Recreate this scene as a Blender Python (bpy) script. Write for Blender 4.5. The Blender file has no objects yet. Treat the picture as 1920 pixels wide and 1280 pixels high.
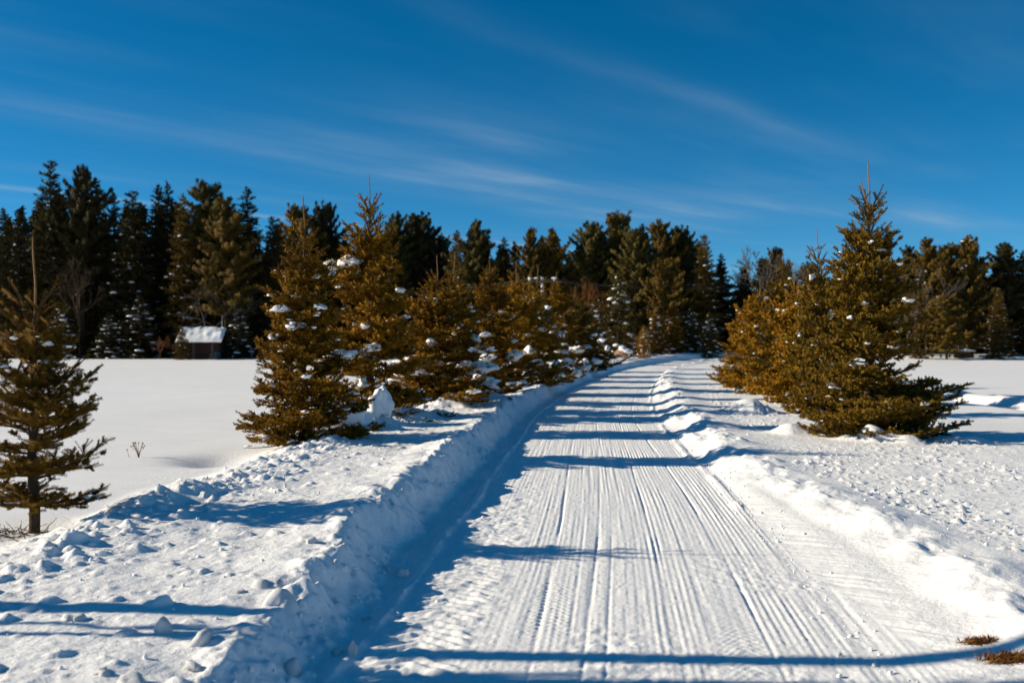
import bpy, bmesh, math
import numpy as np
from mathutils import Vector

SC = bpy.context.scene
COL = SC.collection
R = math.radians

# ------------------------------------------------------------------ camera
cam_d = bpy.data.cameras.new('camera')
cam = bpy.data.objects.new('camera', cam_d); COL.objects.link(cam)
cam_d.lens = 35; cam_d.sensor_width = 36
cam_d.clip_start = 0.1; cam_d.clip_end = 6000
CAMZ = 1.6
cam.location = (0, 0, CAMZ); cam.rotation_euler = (R(90), 0, 0)
cam_d.dof.use_dof = True; cam_d.dof.focus_distance = 8.6; cam_d.dof.aperture_fstop = 2.2
SC.camera = cam

# ------------------------------------------------------------------ sun and sky
SUN_EL = R(23.0)
SUN_S = 0.05                                    # light runs to the right and a little towards the camera
sun_vec = Vector((-math.cos(SUN_EL), math.cos(SUN_EL) * SUN_S, math.sin(SUN_EL))).normalized()
sl = bpy.data.lights.new('sun', 'SUN'); sl.energy = 5.0; sl.angle = R(0.5); sl.color = (1.0, 0.885, 0.69)
sun = bpy.data.objects.new('sun', sl); COL.objects.link(sun)
sun.rotation_euler = sun_vec.to_track_quat('Z', 'Y').to_euler()
sun.location = (-20, 0, 20)

w = bpy.data.worlds.new('World'); SC.world = w; w.use_nodes = True
nt = w.node_tree; nt.nodes.clear()
def N(t, **k):
    n = nt.nodes.new(t)
    for a, b in k.items(): setattr(n, a, b)
    return n
def M(op, a, b=None, c=None):
    n = nt.nodes.new('ShaderNodeMath'); n.operation = op
    for i, v in enumerate((a, b, c)):
        if v is None: continue
        if isinstance(v, (int, float)): n.inputs[i].default_value = v
        else: nt.links.new(v, n.inputs[i])
    return n.outputs[0]
sky = N('ShaderNodeTexSky', sky_type='NISHITA'); sky.sun_disc = False
sky.sun_elevation = SUN_EL; sky.sun_rotation = R(270 + math.degrees(math.atan(SUN_S)))
sky.altitude = 2500; sky.air_density = 0.8; sky.dust_density = 0.0; sky.ozone_density = 5.0
hsv = N('ShaderNodeHueSaturation'); hsv.inputs['Saturation'].default_value = 1.25; hsv.inputs['Hue'].default_value = 0.486
nt.links.new(sky.outputs[0], hsv.inputs['Color'])
# cirrus streaks lying parallel in a high flat layer
tc = N('ShaderNodeTexCoord'); sep = N('ShaderNodeSeparateXYZ'); nt.links.new(tc.outputs['Generated'], sep.inputs[0])
dz = M('MAXIMUM', sep.outputs[2], 0.03)
cx = M('DIVIDE', sep.outputs[0], dz); cy = M('DIVIDE', sep.outputs[1], dz)
al = M('ADD', M('MULTIPLY', cx, 0.656), M('MULTIPLY', cy, 0.755))
ac = M('SUBTRACT', M('MULTIPLY', cx, 0.755), M('MULTIPLY', cy, 0.656))
def noise2(a, b, sa, sb, off=0.0, detail=4.0, lo=0.35, hi=0.75):
    cmb = N('ShaderNodeCombineXYZ')
    nt.links.new(M('MULTIPLY_ADD', a, sa, off), cmb.inputs[0]); nt.links.new(M('MULTIPLY_ADD', b, sb, off * 1.7), cmb.inputs[1])
    n = N('ShaderNodeTexNoise'); n.inputs['Scale'].default_value = 1.0; n.inputs['Detail'].default_value = detail
    nt.links.new(cmb.outputs[0], n.inputs['Vector'])
    mr = N('ShaderNodeMapRange'); mr.interpolation_type = 'SMOOTHSTEP'
    nt.links.new(n.outputs[0], mr.inputs[0]); mr.inputs[1].default_value = lo; mr.inputs[2].default_value = hi
    return mr.outputs[0]
wob = noise2(al, ac, 0.35, 0.5, 3.1, 2.0, 0.0, 1.0)
acw = M('ADD', ac, M('MULTIPLY_ADD', wob, 0.5, -0.25))
def band(src, c0, wdt, amp, a0=None, a1=None):
    d = M('DIVIDE', M('SUBTRACT', src, c0), wdt)
    g = M('MULTIPLY', M('POWER', 2.718, M('MULTIPLY', M('MULTIPLY', d, d), -1.0)), amp)
    if a0 is not None:
        mid = (a0 + a1) / 2; hw = (a1 - a0) / 2
        e = M('DIVIDE', M('SUBTRACT', al, mid), hw)
        g = M('MULTIPLY', g, M('POWER', 2.718, M('MULTIPLY', M('MULTIPLY', e, e), -1.0)))
    return g
fine = noise2(al, ac, 0.5, 3.0, 11.3, 4.0, 0.2, 0.85)
broad = noise2(al, ac, 0.45, 1.1, 5.2, 4.0, 0.40, 0.78)
tot = M('MULTIPLY', M('MULTIPLY', fine, broad), 0.12)
for args in ((acw, -2.08, 0.10, 0.19, 2.2, 5.2), (acw, -2.62, 0.30, 0.52, 6.9, 10.2), (acw, -4.42, 0.24, 0.56, 1.5, 3.6),
             (acw, -4.20, 0.62, 0.66, 3.2, 7.8), (acw, -3.1, 0.45, 0.24, 2.6, 4.4), (acw, -3.2, 0.5, 0.26, 5.4, 8.0)):
    tot = M('ADD', tot, M('MULTIPLY', band(*args), M('MULTIPLY', M('MULTIPLY_ADD', fine, 0.75, 0.25), M('MULTIPLY_ADD', broad, 0.8, 0.35))))
tot = M('ADD', tot, M('MULTIPLY', band(ac, -6.72, 0.10, 0.42), M('MULTIPLY_ADD', fine, 0.7, 0.3)))
tot = M('MULTIPLY', M('MINIMUM', tot, 0.9), M('SMOOTH_MAX', 0.0, M('MINIMUM', M('MULTIPLY', sep.outputs[2], 14.0), 1.0), 0.01))
mixc = N('ShaderNodeMix', data_type='RGBA')
nt.links.new(tot, mixc.inputs['Factor']); nt.links.new(hsv.outputs[0], mixc.inputs['A'])
mixc.inputs['B'].default_value = (3.6, 4.8, 5.9, 1)
bg = N('ShaderNodeBackground'); bg.inputs['Strength'].default_value = 0.081
nt.links.new(mixc.outputs['Result'], bg.inputs[0])
wo = N('ShaderNodeOutputWorld'); nt.links.new(bg.outputs[0], wo.inputs[0])

SC.view_settings.view_transform = 'Standard'; SC.view_settings.look = 'None'
SC.view_settings.exposure = 0.36; SC.view_settings.gamma = 1.0; SC.view_settings.use_curve_mapping = False
SC.render.engine = 'CYCLES'
SC.cycles.max_bounces = 6; SC.cycles.diffuse_bounces = 3; SC.cycles.glossy_bounces = 2
SC.cycles.use_denoising = True

# ------------------------------------------------------------------ materials
def mat(name, build):
    m = bpy.data.materials.new(name); m.use_nodes = True
    t = m.node_tree; b = t.nodes['Principled BSDF']
    build(t, b); return m
def nz(t, scale, detail=3.0, coord='Object', rough=0.55, vec=None):
    n = t.nodes.new('ShaderNodeTexNoise'); n.inputs['Scale'].default_value = scale; n.inputs['Detail'].default_value = detail
    n.inputs['Roughness'].default_value = rough
    if vec is None:
        c = t.nodes.new('ShaderNodeTexCoord'); vec = c.outputs[coord]
    t.links.new(vec, n.inputs['Vector']); return n.outputs[0]
def ramp(t, src, stops):
    r = t.nodes.new('ShaderNodeValToRGB'); e = r.color_ramp.elements
    while len(e) < len(stops): e.new(0.5)
    for k, (p, c) in zip(e, stops): k.position = p; k.color = (*c, 1)
    t.links.new(src, r.inputs[0]); return r.outputs[0]
def bump(t, b, srcs):
    prev = None
    for s, dist, st in srcs:
        n = t.nodes.new('ShaderNodeBump'); n.inputs['Distance'].default_value = dist; n.inputs['Strength'].default_value = st
        t.links.new(s, n.inputs['Height'])
        if prev: t.links.new(prev, n.inputs['Normal'])
        prev = n.outputs[0]
    t.links.new(prev, b.inputs['Normal'])
def snow_mat(name, g1, g2):
    def f(t, b):
        c = ramp(t, nz(t, 1.3, 4), [(0.3, (0.87, 0.865, 0.86)), (0.7, (0.92, 0.91, 0.90))])
        t.links.new(c, b.inputs['Base Color'])
        b.inputs['Roughness'].default_value = 0.6; b.inputs['Specular IOR Level'].default_value = 0.25
        bump(t, b, [(nz(t, 28, 4), 0.012 * g1, 0.8), (nz(t, 170, 2), 0.004 * g2, 0.7)])
    return mat(name, f)
SNOW = snow_mat('snow_loose', 1.0, 1.0)
SNOW_ROAD = snow_mat('snow_packed', 0.45, 1.0)
SNOW_FIELD = snow_mat('snow_field', 0.5, 0.6)
SNOW_SOFT = snow_mat('snow_soft', 0.6, 0.5)
def needles(name, dark, mid, light, sc=2.2):
    def f(t, b):
        c = t.nodes.new('ShaderNodeTexCoord')
        oi = t.nodes.new('ShaderNodeObjectInfo')
        n1 = nz(t, sc * 1.6, 3, vec=c.outputs['Object'])
        g = t.nodes.new('ShaderNodeNewGeometry')
        a = t.nodes.new('ShaderNodeMath'); a.operation = 'MULTIPLY_ADD'; a.inputs[1].default_value = 0.30
        t.links.new(g.outputs['Random Per Island'], a.inputs[0]); t.links.new(n1, a.inputs[2])
        a2 = t.nodes.new('ShaderNodeMath'); a2.operation = 'MULTIPLY_ADD'; a2.inputs[1].default_value = 0.22
        t.links.new(oi.outputs['Random'], a2.inputs[0]); t.links.new(a.outputs[0], a2.inputs[2])
        col = ramp(t, a2.outputs[0], [(0.45, dark), (0.70, mid), (0.95, light)])
        t.links.new(col, b.inputs['Base Color'])
        b.inputs['Roughness'].default_value = 0.75; b.inputs['Specular IOR Level'].default_value = 0.08
    return mat(name, f)
NEEDLE_GOLD = needles('needles_golden', (0.060, 0.030, 0.003), (0.185, 0.090, 0.006), (0.38, 0.190, 0.012))
NEEDLE_OLIVE = needles('needles_olive', (0.040, 0.026, 0.004), (0.105, 0.064, 0.007), (0.22, 0.122, 0.012))
NEEDLE_EDGE = needles('needles_brownish', (0.028, 0.017, 0.003), (0.080, 0.045, 0.005), (0.21, 0.108, 0.010))
NEEDLE_DARK = needles('needles_dark', (0.014, 0.013, 0.006), (0.036, 0.030, 0.010), (0.080, 0.056, 0.014), 0.6)
NEEDLE_BROWN = needles('needles_brown', (0.035, 0.024, 0.006), (0.090, 0.055, 0.010), (0.16, 0.095, 0.016), 0.6)
NEEDLE_PINE = needles('needles_pine', (0.024, 0.023, 0.008), (0.060, 0.049, 0.012), (0.12, 0.084, 0.018), 0.6)
def flat_noise(name, a, b_, sc, rough=0.8, bsc=None, bd=0.01):
    def f(t, b):
        t.links.new(ramp(t, nz(t, sc, 4), [(0.3, a), (0.7, b_)]), b.inputs['Base Color'])
        b.inputs['Roughness'].default_value = rough; b.inputs['Specular IOR Level'].default_value = 0.2
        if bsc: bump(t, b, [(nz(t, bsc, 3), bd, 0.8)])
    return mat(name, f)
BARK = flat_noise('bark', (0.035, 0.022, 0.014), (0.10, 0.062, 0.035), 18, 0.9, 60, 0.01)
LEADER = flat_noise('leader_bark', (0.16, 0.085, 0.030), (0.28, 0.16, 0.06), 30)
GREYBARK = flat_noise('grey_bark', (0.07, 0.055, 0.045), (0.17, 0.14, 0.115), 8)
REDTWIG = flat_noise('red_twigs', (0.09, 0.03, 0.008), (0.19, 0.075, 0.015), 6)
BOARD = flat_noise('weathered_boards', (0.032, 0.012, 0.008), (0.085, 0.038, 0.026), 3.5, 0.85, 30, 0.01)
BOARD_GREY = flat_noise('grey_boards', (0.075, 0.055, 0.045), (0.15, 0.12, 0.10), 3.5, 0.85, 30, 0.01)
TIN = flat_noise('roof_tin', (0.16, 0.10, 0.08), (0.24, 0.18, 0.15), 4, 0.6)
POLE = flat_noise('pole_paint', (0.42, 0.44, 0.46), (0.60, 0.61, 0.62), 5, 0.5)
BIN = flat_noise('blue_plastic', (0.012, 0.03, 0.05), (0.022, 0.05, 0.075), 5, 0.5)
GRASS = flat_noise('dead_grass', (0.13, 0.045, 0.008), (0.30, 0.13, 0.025), 30)
WEED = flat_noise('dry_weed', (0.18, 0.11, 0.05), (0.33, 0.20, 0.07), 40)
STONE = flat_noise('boulder_stone', (0.16, 0.10, 0.07), (0.30, 0.20, 0.14), 5, 0.9, 14, 0.04)
CABLE = flat_noise('cable', (0.06, 0.06, 0.06), (0.10, 0.10, 0.10), 5, 0.5)
TARP = flat_noise('green_mesh', (0.03, 0.06, 0.05), (0.07, 0.11, 0.10), 5, 0.7)

# ------------------------------------------------------------------ mesh helpers
def mesh_np(name, V, F, material, smooth=False):
    me = bpy.data.meshes.new(name); V = np.asarray(V, np.float32); F = np.asarray(F, np.int32); k = F.shape[1]
    me.vertices.add(len(V)); me.vertices.foreach_set('co', V.ravel())
    me.loops.add(F.size); me.loops.foreach_set('vertex_index', F.ravel())
    me.polygons.add(len(F)); me.polygons.foreach_set('loop_start', np.arange(0, F.size, k, dtype=np.int32))
    me.polygons.foreach_set('use_smooth', np.full(len(F), smooth, dtype=bool))
    me.update(calc_edges=True)
    me.materials.append(material)
    return me
def link(name, me, parent=None, loc=(0, 0, 0), rot=(0, 0, 0), scale=(1, 1, 1)):
    o = bpy.data.objects.new(name, me); COL.objects.link(o)
    o.parent = parent; o.location = loc; o.rotation_euler = rot; o.scale = scale
    return o
def tag(o, label=None, cat=None, group=None, kind=None):
    if label: o['label'] = label
    if cat: o['category'] = cat
    if group: o['group'] = group
    if kind: o['kind'] = kind
    return o
def thing(name, label, cat, loc, rz=0, group=None, scale=1.0):
    o = link(name, None, None, loc, (0, 0, rz), (scale,) * 3)
    return tag(o, label, cat, group)
class Geo:
    def __init__(s): s.V = []; s.F = []; s.n = 0
    def add(s, V, F):
        s.V.append(np.asarray(V, float)); s.F.append(np.asarray(F) + s.n); s.n += len(V)
    def box(s, x0, x1, y0, y1, z0, z1):
        V = [(x, y, z) for z in (z0, z1) for y in (y0, y1) for x in (x0, x1)]
        s.add(V, [(0, 2, 3, 1), (4, 5, 7, 6), (0, 1, 5, 4), (2, 6, 7, 3), (0, 4, 6, 2), (1, 3, 7, 5)])
    def mesh(s, name, m, smooth=False): return mesh_np(name, np.concatenate(s.V), np.concatenate(s.F), m, smooth)
def frames(D):
    ref = np.where(np.abs(D[..., 2:3]) > 0.9, np.array([1.0, 0, 0]), np.array([0, 0, 1.0]))
    a = np.cross(D, ref); a /= np.linalg.norm(a, axis=-1, keepdims=True)
    return a, np.cross(D, a)
def tubes(P, Rad, sides=5):
    P = np.asarray(P, float); Rad = np.asarray(Rad, float); n, k, _ = P.shape
    T = np.gradient(P, axis=1); T /= np.linalg.norm(T, axis=2, keepdims=True) + 1e-9
    a, b = frames(T)
    th = np.arange(sides) * 2 * math.pi / sides
    ring = P[:, :, None] + Rad[:, :, None, None] * (a[:, :, None] * np.cos(th)[None, None, :, None] + b[:, :, None] * np.sin(th)[None, None, :, None])
    V = ring.reshape(-1, 3)
    i = np.arange(n)[:, None, None]; j = np.arange(k - 1)[None, :, None]; s = np.arange(sides)[None, None, :]
    base = (i * k + j) * sides; s2 = (s + 1) % sides
    F = np.stack([base + s, base + s2, base + sides + s2, base + sides + s], -1).reshape(-1, 4)
    return V, F

# ------------------------------------------------------------------ numeric noise
def hsh(ix, iy, seed):
    n = (ix.astype(np.int64) * 374761393 + iy.astype(np.int64) * 668265263 + seed * 974634777) & 0xffffffff
    n = ((n ^ (n >> 13)) * 1274126177) & 0xffffffff
    n = ((n ^ (n >> 15)) * 2246822519) & 0xffffffff
    return ((n ^ (n >> 16)) & 0xfffff) / 1048575.0
def vn(x, y, seed=0):
    ix = np.floor(x); iy = np.floor(y); fx = x - ix; fy = y - iy
    fx = fx * fx * fx * (fx * (fx * 6 - 15) + 10); fy = fy * fy * fy * (fy * (fy * 6 - 15) + 10)
    a = hsh(ix, iy, seed); b = hsh(ix + 1, iy, seed); c = hsh(ix, iy + 1, seed); d = hsh(ix + 1, iy + 1, seed)
    return ((a + (b - a) * fx) * (1 - fy) + (c + (d - c) * fx) * fy) * 2 - 1
def fbm(x, y, octv=4, seed=0, gain=0.5):
    t = 0; am = 1.0; s = 0
    for o in range(octv):
        c, q = math.cos(o * 0.6 + 0.4), math.sin(o * 0.6 + 0.4)
        t = t + am * vn((x * c - y * q) * 2 ** o, (x * q + y * c) * 2 ** o, seed + o * 17); s += am; am *= gain
    return t / s
def lumps(x, y, cell, prob, seed, rmin=0.25, rmax=0.5, flat=0.7):
    """rounded clods, one at most per cell; returns height in units of one cell"""
    gx = x / cell; gy = y / cell; ix = np.floor(gx); iy = np.floor(gy); out = np.zeros_like(x)
    for ax in (-1, 0, 1):
        for ay in (-1, 0, 1):
            jx = ix + ax; jy = iy + ay
            has = hsh(jx, jy, seed) < prob
            px = jx + hsh(jx, jy, seed + 1); py = jy + hsh(jx, jy, seed + 2)
            rr = rmin + (rmax - rmin) * hsh(jx, jy, seed + 3) ** 2
            an = hsh(jx, jy, seed + 4) * math.pi; ca, sa = np.cos(an), np.sin(an)
            dx = gx - px; dy = gy - py
            d2 = ((dx * ca + dy * sa) ** 2 + ((dy * ca - dx * sa) * 1.4) ** 2) / rr ** 2
            out = np.maximum(out, np.where(has, rr * flat * np.sqrt(np.clip(1 - d2, 0, 1)), 0))
    return out
def ss(a, b, x):
    t = np.clip((x - a) / (b - a), 0, 1); return t * t * (3 - 2 * t)

# ------------------------------------------------------------------ the lie of the land
_yk = [-30, -10, 0, 5.19, 6.36, 8.07, 10.67, 14.9, 21.6, 29.6, 38.8, 52, 64, 70, 75, 80, 85, 100, 170]
_xk = [-4.4, -2.3, -1.3, -0.83, -0.70, -0.50, -0.31, 0.0, 0.50, 1.54, 3.0, 5.4, 8.3, 10.8, 14.5, 21, 31, 66, 230]
_yd = np.arange(-30, 170, 0.25); _xd = np.interp(_yd, _yk, _xk)
for _ in range(3):
    kk = np.ones(13) / 13; _xd = np.convolve(np.pad(_xd, 6, mode='reflect', reflect_type='odd'), kk, 'valid')
def xl(y): return np.interp(y, _yd, _xd)
RW = 2.55
def ground(x, y, detail=True):
    x = np.asarray(x, float); y = np.asarray(y, float)
    u = x - xl(y)
    near = 1 - ss(45, 75, y)
    z = np.zeros_like(x)
    lown = fbm(x * 0.18, y * 0.18, 3, 5)
    # --- left bank, spoil shelf and field
    wv = 0.10 * fbm(x * 0.9 + 3, y * 0.9, 3, 21) + 0.04 * fbm(x * 4, y * 4, 3, 22)
    ul = u + wv - np.interp(y, [4, 5.4, 7.5], [0.20, 0.20, 0.0])
    nearf = np.interp(y, [3.5, 5.4, 8.0], [0.58, 0.64, 1.0])
    crest = 0.345 + 0.05 * fbm(y * 0.8, y * 0 + 3.3, 3, 31) - 0.05 * ss(20, 60, y)
    crest = crest * nearf
    shelf = 0.285 + 0.03 * fbm(x * 0.7, y * 0.7, 3, 33) + 0.03 * ss(-1.6, -2.5, u)
    shelf = shelf * (0.25 + 0.75 * nearf)
    fieldl = 0.10 + 0.05 * lown
    face = 1 - ss(-0.60, -0.20, ul)
    zl = crest + (shelf - crest) * ss(-0.62, -1.15, ul)
    rim = ss(-2.45, -3.3, ul + 0.25 * fbm(x * 0.5, y * 0.5, 2, 35))
    zl = zl + (fieldl - zl) * rim
    left = zl * face
    # --- right shoulder, berm and field
    ur = u + 0.16 * fbm(x * 0.6, y * 0.35, 3, 41) * ss(4, 9, y) + 0.03 * fbm(x * 4, y * 4, 2, 42)
    cen = np.interp(y, [-10, 4.7, 7, 9.3, 11, 14, 19, 25, 43, 90], [3.8, 3.62, 3.55, 3.30, 3.12, 3.15, 3.25, 3.35, 3.0, 3.0])
    hb = 0.178 + 0.05 * fbm(y * 0.9, y * 0 + 7.1, 3, 43)
    fieldr = 0.13 + 0.04 * lown
    rise = ss(-0.42, 0.0, ur - cen)
    zr = hb + (fieldr - hb) * ss(0.05, 0.75, ur - cen)
    toe = 0.065 * ss(RW + 0.02, cen - 0.30, u)
    right = toe + (zr - toe) * rise
    z = np.where(u < 1.2, left, right)
    if detail:
        onroad = ss(-0.20, -0.05, ul) * (1 - ss(-0.60, -0.35, ur - cen))
        # groomed corduroy: fine ribs along the track, broken and uneven
        un = u + 0.012 * fbm(u * 0.5, y * 0.12, 2, 51)
        ribs = vn(un * 26, y * 0.5, 52) * 0.55 + vn(un * 48, y * 0.9, 53) * 0.65 + vn(un * 9, y * 0.15, 54) * 0.15
        comb = np.sin((un + 0.012 * vn(u * 1.5, y * 0.2, 50)) * 2 * math.pi / 0.043) * (0.35 + 0.65 * ss(1.4, 1.75, u)) * (1 - ss(2.85, 2.95, u)) * (0.5 + 0.5 * vn(u * 3, y * 0.3, 49))
        brk = 0.5 + 0.5 * ss(-0.35, 0.35, fbm(u * 2.2, y * 0.9, 3, 55))
        fadefar = 1 - 0.6 * ss(15, 45, y)
        corr = (0.0044 * ribs + 0.0042 * comb) * brk * fadefar
        for tc_ in (0.98, 2.02):
            lane = ss(tc_ - 0.14, tc_ - 0.10, u) * (1 - ss(tc_ + 0.10, tc_ + 0.14, u)) * (0.3 + 0.7 * ss(-0.3, 0.4, vn(y * 0.45, y * 0 + tc_, 56)))
            tread = np.sin((y + np.abs(u - tc_) * 0.5) * 2 * math.pi / 0.075) * np.sin(u * 2 * math.pi / 0.07)
            corr = corr * (1 - 0.45 * lane) + 0.0035 * lane * tread * (1 - ss(10, 16, y))
        corr = corr + 0.010 * lumps(x, y, 0.045, 0.3, 48, 0.1, 0.45, 1.2) + 0.0022 * fbm(x * 22, y * 22, 2, 47)
        # churned tyre lugs down the left side
        lug = np.sin((y * 1.0 + np.abs(u - 0.32) * 0.7) * 2 * math.pi / 0.105) * ss(0.05, 0.15, u) * (1 - ss(0.52, 0.62, u)) * (1 - ss(8.0, 11, y))
        churn = ss(0.02, 0.12, u) * (1 - ss(0.5, 0.8, u)) * (1 - ss(9, 14, y))
        corr = corr * (1 - 0.75 * churn) + churn * (0.011 * lug * (0.5 + 0.5 * vn(u * 6, y * 6, 57)) + 0.014 * fbm(u * 12, y * 12, 3, 58))
        # crumbly patches low right
        patch = ss(0.05, 0.35, fbm(x * 1.1 + 4, y * 0.9, 2, 59)) * ss(0.9, 1.3, u) * (1 - ss(6.0, 8.5, y))
        corr = corr * (1 - 0.6 * patch) + patch * (0.012 * fbm(x * 16, y * 16, 3, 60))
        # deep single grooves
        for gu, gw, gd in ((0.93, 0.014, 0.009), (1.22, 0.014, 0.007), (1.30, 0.010, 0.005), (1.72, 0.012, 0.010), (2.12, 0.014, 0.010)):
            corr = corr - gd * np.exp(-((un - gu - 0.05 * np.sin(y * 0.21 + gu * 9)) / gw) ** 2) * (0.35 + 0.65 * ss(-0.3, 0.3, vn(y * 0.8, y * 0 + gu * 7, 61))) * fadefar
        # scraped angled shoulder low right
        ro = np.interp(y, [4.4, 7.6], [0.32, 0.0]); sh = ss(RW + 0.04 + ro, RW + 0.16 + ro, u)
        q = x * 0.80 + y * 0.60
        corr = corr * (1 - sh) + sh * (0.004 * vn(q * 30, (y * 0.8 - x * 0.6) * 0.8, 63) + 0.006 * fbm(x * 9, y * 9, 3, 64))
        z = z + corr * onroad
        z = z + 0.035 * np.exp(-((u + 0.0 + 0.03 * vn(y * 0.7, y * 0, 65)) / 0.035) ** 2) * (0.6 + 0.4 * vn(y * 5, y * 0 + 2, 66))
        z = z + 0.03 * np.exp(-((u - RW - 0.03 * vn(y * 0.5, y * 0 + 4, 67)) / 0.045) ** 2) * (0.75 + 0.5 * vn(y * 3, y * 0 + 9, 68)) * ss(-0.6, 0.1, vn(y * 0.35, y * 0 + 9, 69) + 0.3) * (0.15 + 0.85 * ss(5.8, 8.5, y))
        # clods: face and crest of the left bank, rim of the shelf, right berm and trampled ground
        bank = np.exp(-((ul + 0.55) / 0.22) ** 2)
        facem = np.exp(-((ul + 0.38) / 0.20) ** 2)
        shelfm = ss(-0.75, -1.0, ul) * (1 - rim)
        rimm = np.exp(-((u + 2.35 + 0.2 * vn(y * 0.4, y * 0, 71)) / 0.38) ** 2)
        z = z + bank * (0.075 * fbm(x * 3.2, y * 3.2, 4, 72, 0.6)) + facem * 0.05 * fbm(x * 7, y * 5, 4, 73, 0.6)
        z = z + (bank + 0.6 * facem) * (0.3 + 0.7 * ss(-0.3, 0.4, fbm(x * 1.1, y * 1.1, 2, 76))) * (0.22 * 0.7 * lumps(x, y, 0.22, 0.35, 74, 0.12, 0.5) + 0.13 * 0.7 * lumps(x, y, 0.13, 0.35, 75, 0.12, 0.5))
        z = z + (0.8 * facem + 0.3 * shelfm + 0.3 * bank) * 0.09 * lumps(x, y, 0.09, 0.5, 78, 0.2, 0.5)
        z = z + rimm * (0.05 * fbm(x * 2.4, y * 2.4, 3, 81) + 0.26 * 0.7 * lumps(x, y, 0.26, 0.7, 82, 0.2, 0.5) + 0.11 * lumps(x, y, 0.11, 0.7, 86, 0.2, 0.5))
        z = z + shelfm * (0.022 * fbm(x * 3, y * 3, 4, 88, 0.6) + 0.12 * 0.7 * lumps(x, y, 0.12, 0.22, 89, 0.1, 0.5) + 0.2 * 0.6 * lumps(x, y, 0.2, 0.16 , 90, 0.1, 0.45) * ss(7.5, 5.5, y))
        berm = np.exp(-((ur - cen) / 0.26) ** 2)
        z = z + berm * (0.085 * fbm(x * 2.6, y * 2.0, 4, 91, 0.55) + 0.3 * 0.5 * lumps(x, y, 0.3, 0.45, 92, 0.2, 0.5) * ss(7, 10, y))
        tr = ss(0.25, 0.7, ur - cen) * (1 - ss(6.2, 8.5, u)) * (1 - 0.5 * ss(20, 40, y))
        trn = ss(-0.35, 0.35, fbm(x * 0.55, y * 0.55, 2, 95))
        z = z + tr * (0.014 * fbm(x * 2.2, y * 2.2, 4, 96, 0.6) + (0.3 + 0.7 * trn) * (0.13 * lumps(x, y, 0.11, 0.5, 97, 0.1, 0.45) + 0.08 * lumps(x, y, 0.055, 0.5, 101, 0.15, 0.5)))
        inner = np.exp(-((u - 2.80) / 0.14) ** 2) * ss(9, 14, y) * (1 - ss(34, 42, y))
        z = z + inner * (0.05 + 0.30 * 0.55 * lumps(x, y, 0.30, 0.6, 104, 0.2, 0.5) + 0.11 * 0.6 * lumps(x, y, 0.11, 0.6, 105, 0.2, 0.5)) * ss(-0.4, 0.3, vn(y * 0.5, y * 0 + 1, 107))
        # wind ripple on the open fields, a ski track and a line of footprints
        op = np.clip(ss(-3.0, -3.8, u) + ss(7, 9, u), 0, 1)
        z = z + op * (0.014 * fbm(x * 0.5, y * 1.6, 4, 111) + 0.004 * fbm(x * 2.0, y * 6.0, 3, 115) + 0.05 * fbm(x * 0.12, y * 0.10, 2, 112))
        tk = 12.4 + 0.25 * np.sin(y * 0.21)
        z = z + 0.16 * np.exp(-((x - tk) / 0.35) ** 2) * ss(9, 12, y) * (1 - ss(33, 37, y)) * (0.85 + 0.3 * vn(y * 0.9, y * 0, 113))
        z = z - 0.12 * np.exp(-((x - tk + 0.62) / 0.25) ** 2) * ss(9, 12, y) * (1 - ss(33, 37, y))
        fy = 56 + 0.03 * x + 0.8 * np.sin(x * 0.25)
        z = z - 0.10 * np.exp(-((y - fy) / 0.8) ** 2) * lumps(x, y, 0.8, 0.9, 114, 0.25, 0.5, 1.4) * (x > 10)
        for (mx, my, mr, mh) in ((4.45, 15.9, 0.30, 0.16), (5.35, 14.75, 0.20, 0.20), (5.75, 14.5, 0.24, 0.12), (5.15, 14.9, 0.3, 0.08), (4.85, 20.5, 0.45, 0.30), (6.6, 14.6, 0.35, 0.10), (3.4, 16.5, 0.3, 0.10),
                                 (-2.1, 15.4, 0.35, 0.12), (-1.75, 17.0, 0.45, 0.16), (-1.3, 19.8, 0.5, 0.2), (-0.75, 23.0, 0.5, 0.2), (-3.2, 8.3, 0.35, 0.09), (-2.75, 8.5, 0.22, 0.10)):
            wq = 1 + 0.35 * fbm(x * 3, y * 3, 3, 121)
            z = z + mh * np.exp(-(((x - mx) ** 2 + (y - my) ** 2) / (mr * wq) ** 2) ** 1.3)
        # hollow where a bough lifted beside the first golden spruce
        z = z - 0.16 * np.exp(-(((x + 3.72) / 0.42) ** 2 + ((y - 12.6) / 0.6) ** 2))
    z = z + 0.42 * ss(62, 80, y) * ss(-8, 8, x)
    return z
def gz(x, y, detail=True): return float(ground(np.array([x]), np.array([y]), detail)[0])

rows = list(np.arange(-8, 3.2, 0.12)); yy = 3.2
while yy < 165:
    rows.append(yy)
    yy += max(0.012, 0.003 * yy) if yy < 20 else (0.006 * yy if yy < 90 else 1.2)
rows = np.array(rows)
def strip(name, us, m, sub=1):
    ys = rows
    U, Y = np.meshgrid(us, ys); X = U + xl(Y); Z = ground(X, Y)
    nr, nc = X.shape
    V = np.stack([X, Y, Z], -1).reshape(-1, 3)
    i = np.arange(nr - 1)[:, None] * nc + np.arange(nc - 1)[None]
    F = np.stack([i, i + 1, i + nc + 1, i + nc], -1).reshape(-1, 4)
    return tag(link(name, mesh_np(name, V, F, m, True)), kind='structure')
def grow_cols(a, b, d0, g):
    out = [a]; s = 1 if b > a else -1; d = d0
    while abs(b - out[-1]) > d: out.append(out[-1] + s * d); d *= g
    out.append(b); return np.array(sorted(out))
strip('snow_road', np.linspace(-0.16, 2.96, 400), SNOW_ROAD)
strip('snow_bank', np.linspace(-3.6, -0.16, 230), SNOW)
strip('snow_berm', grow_cols(2.96, 9.0, 0.015, 1.006), SNOW)
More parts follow.
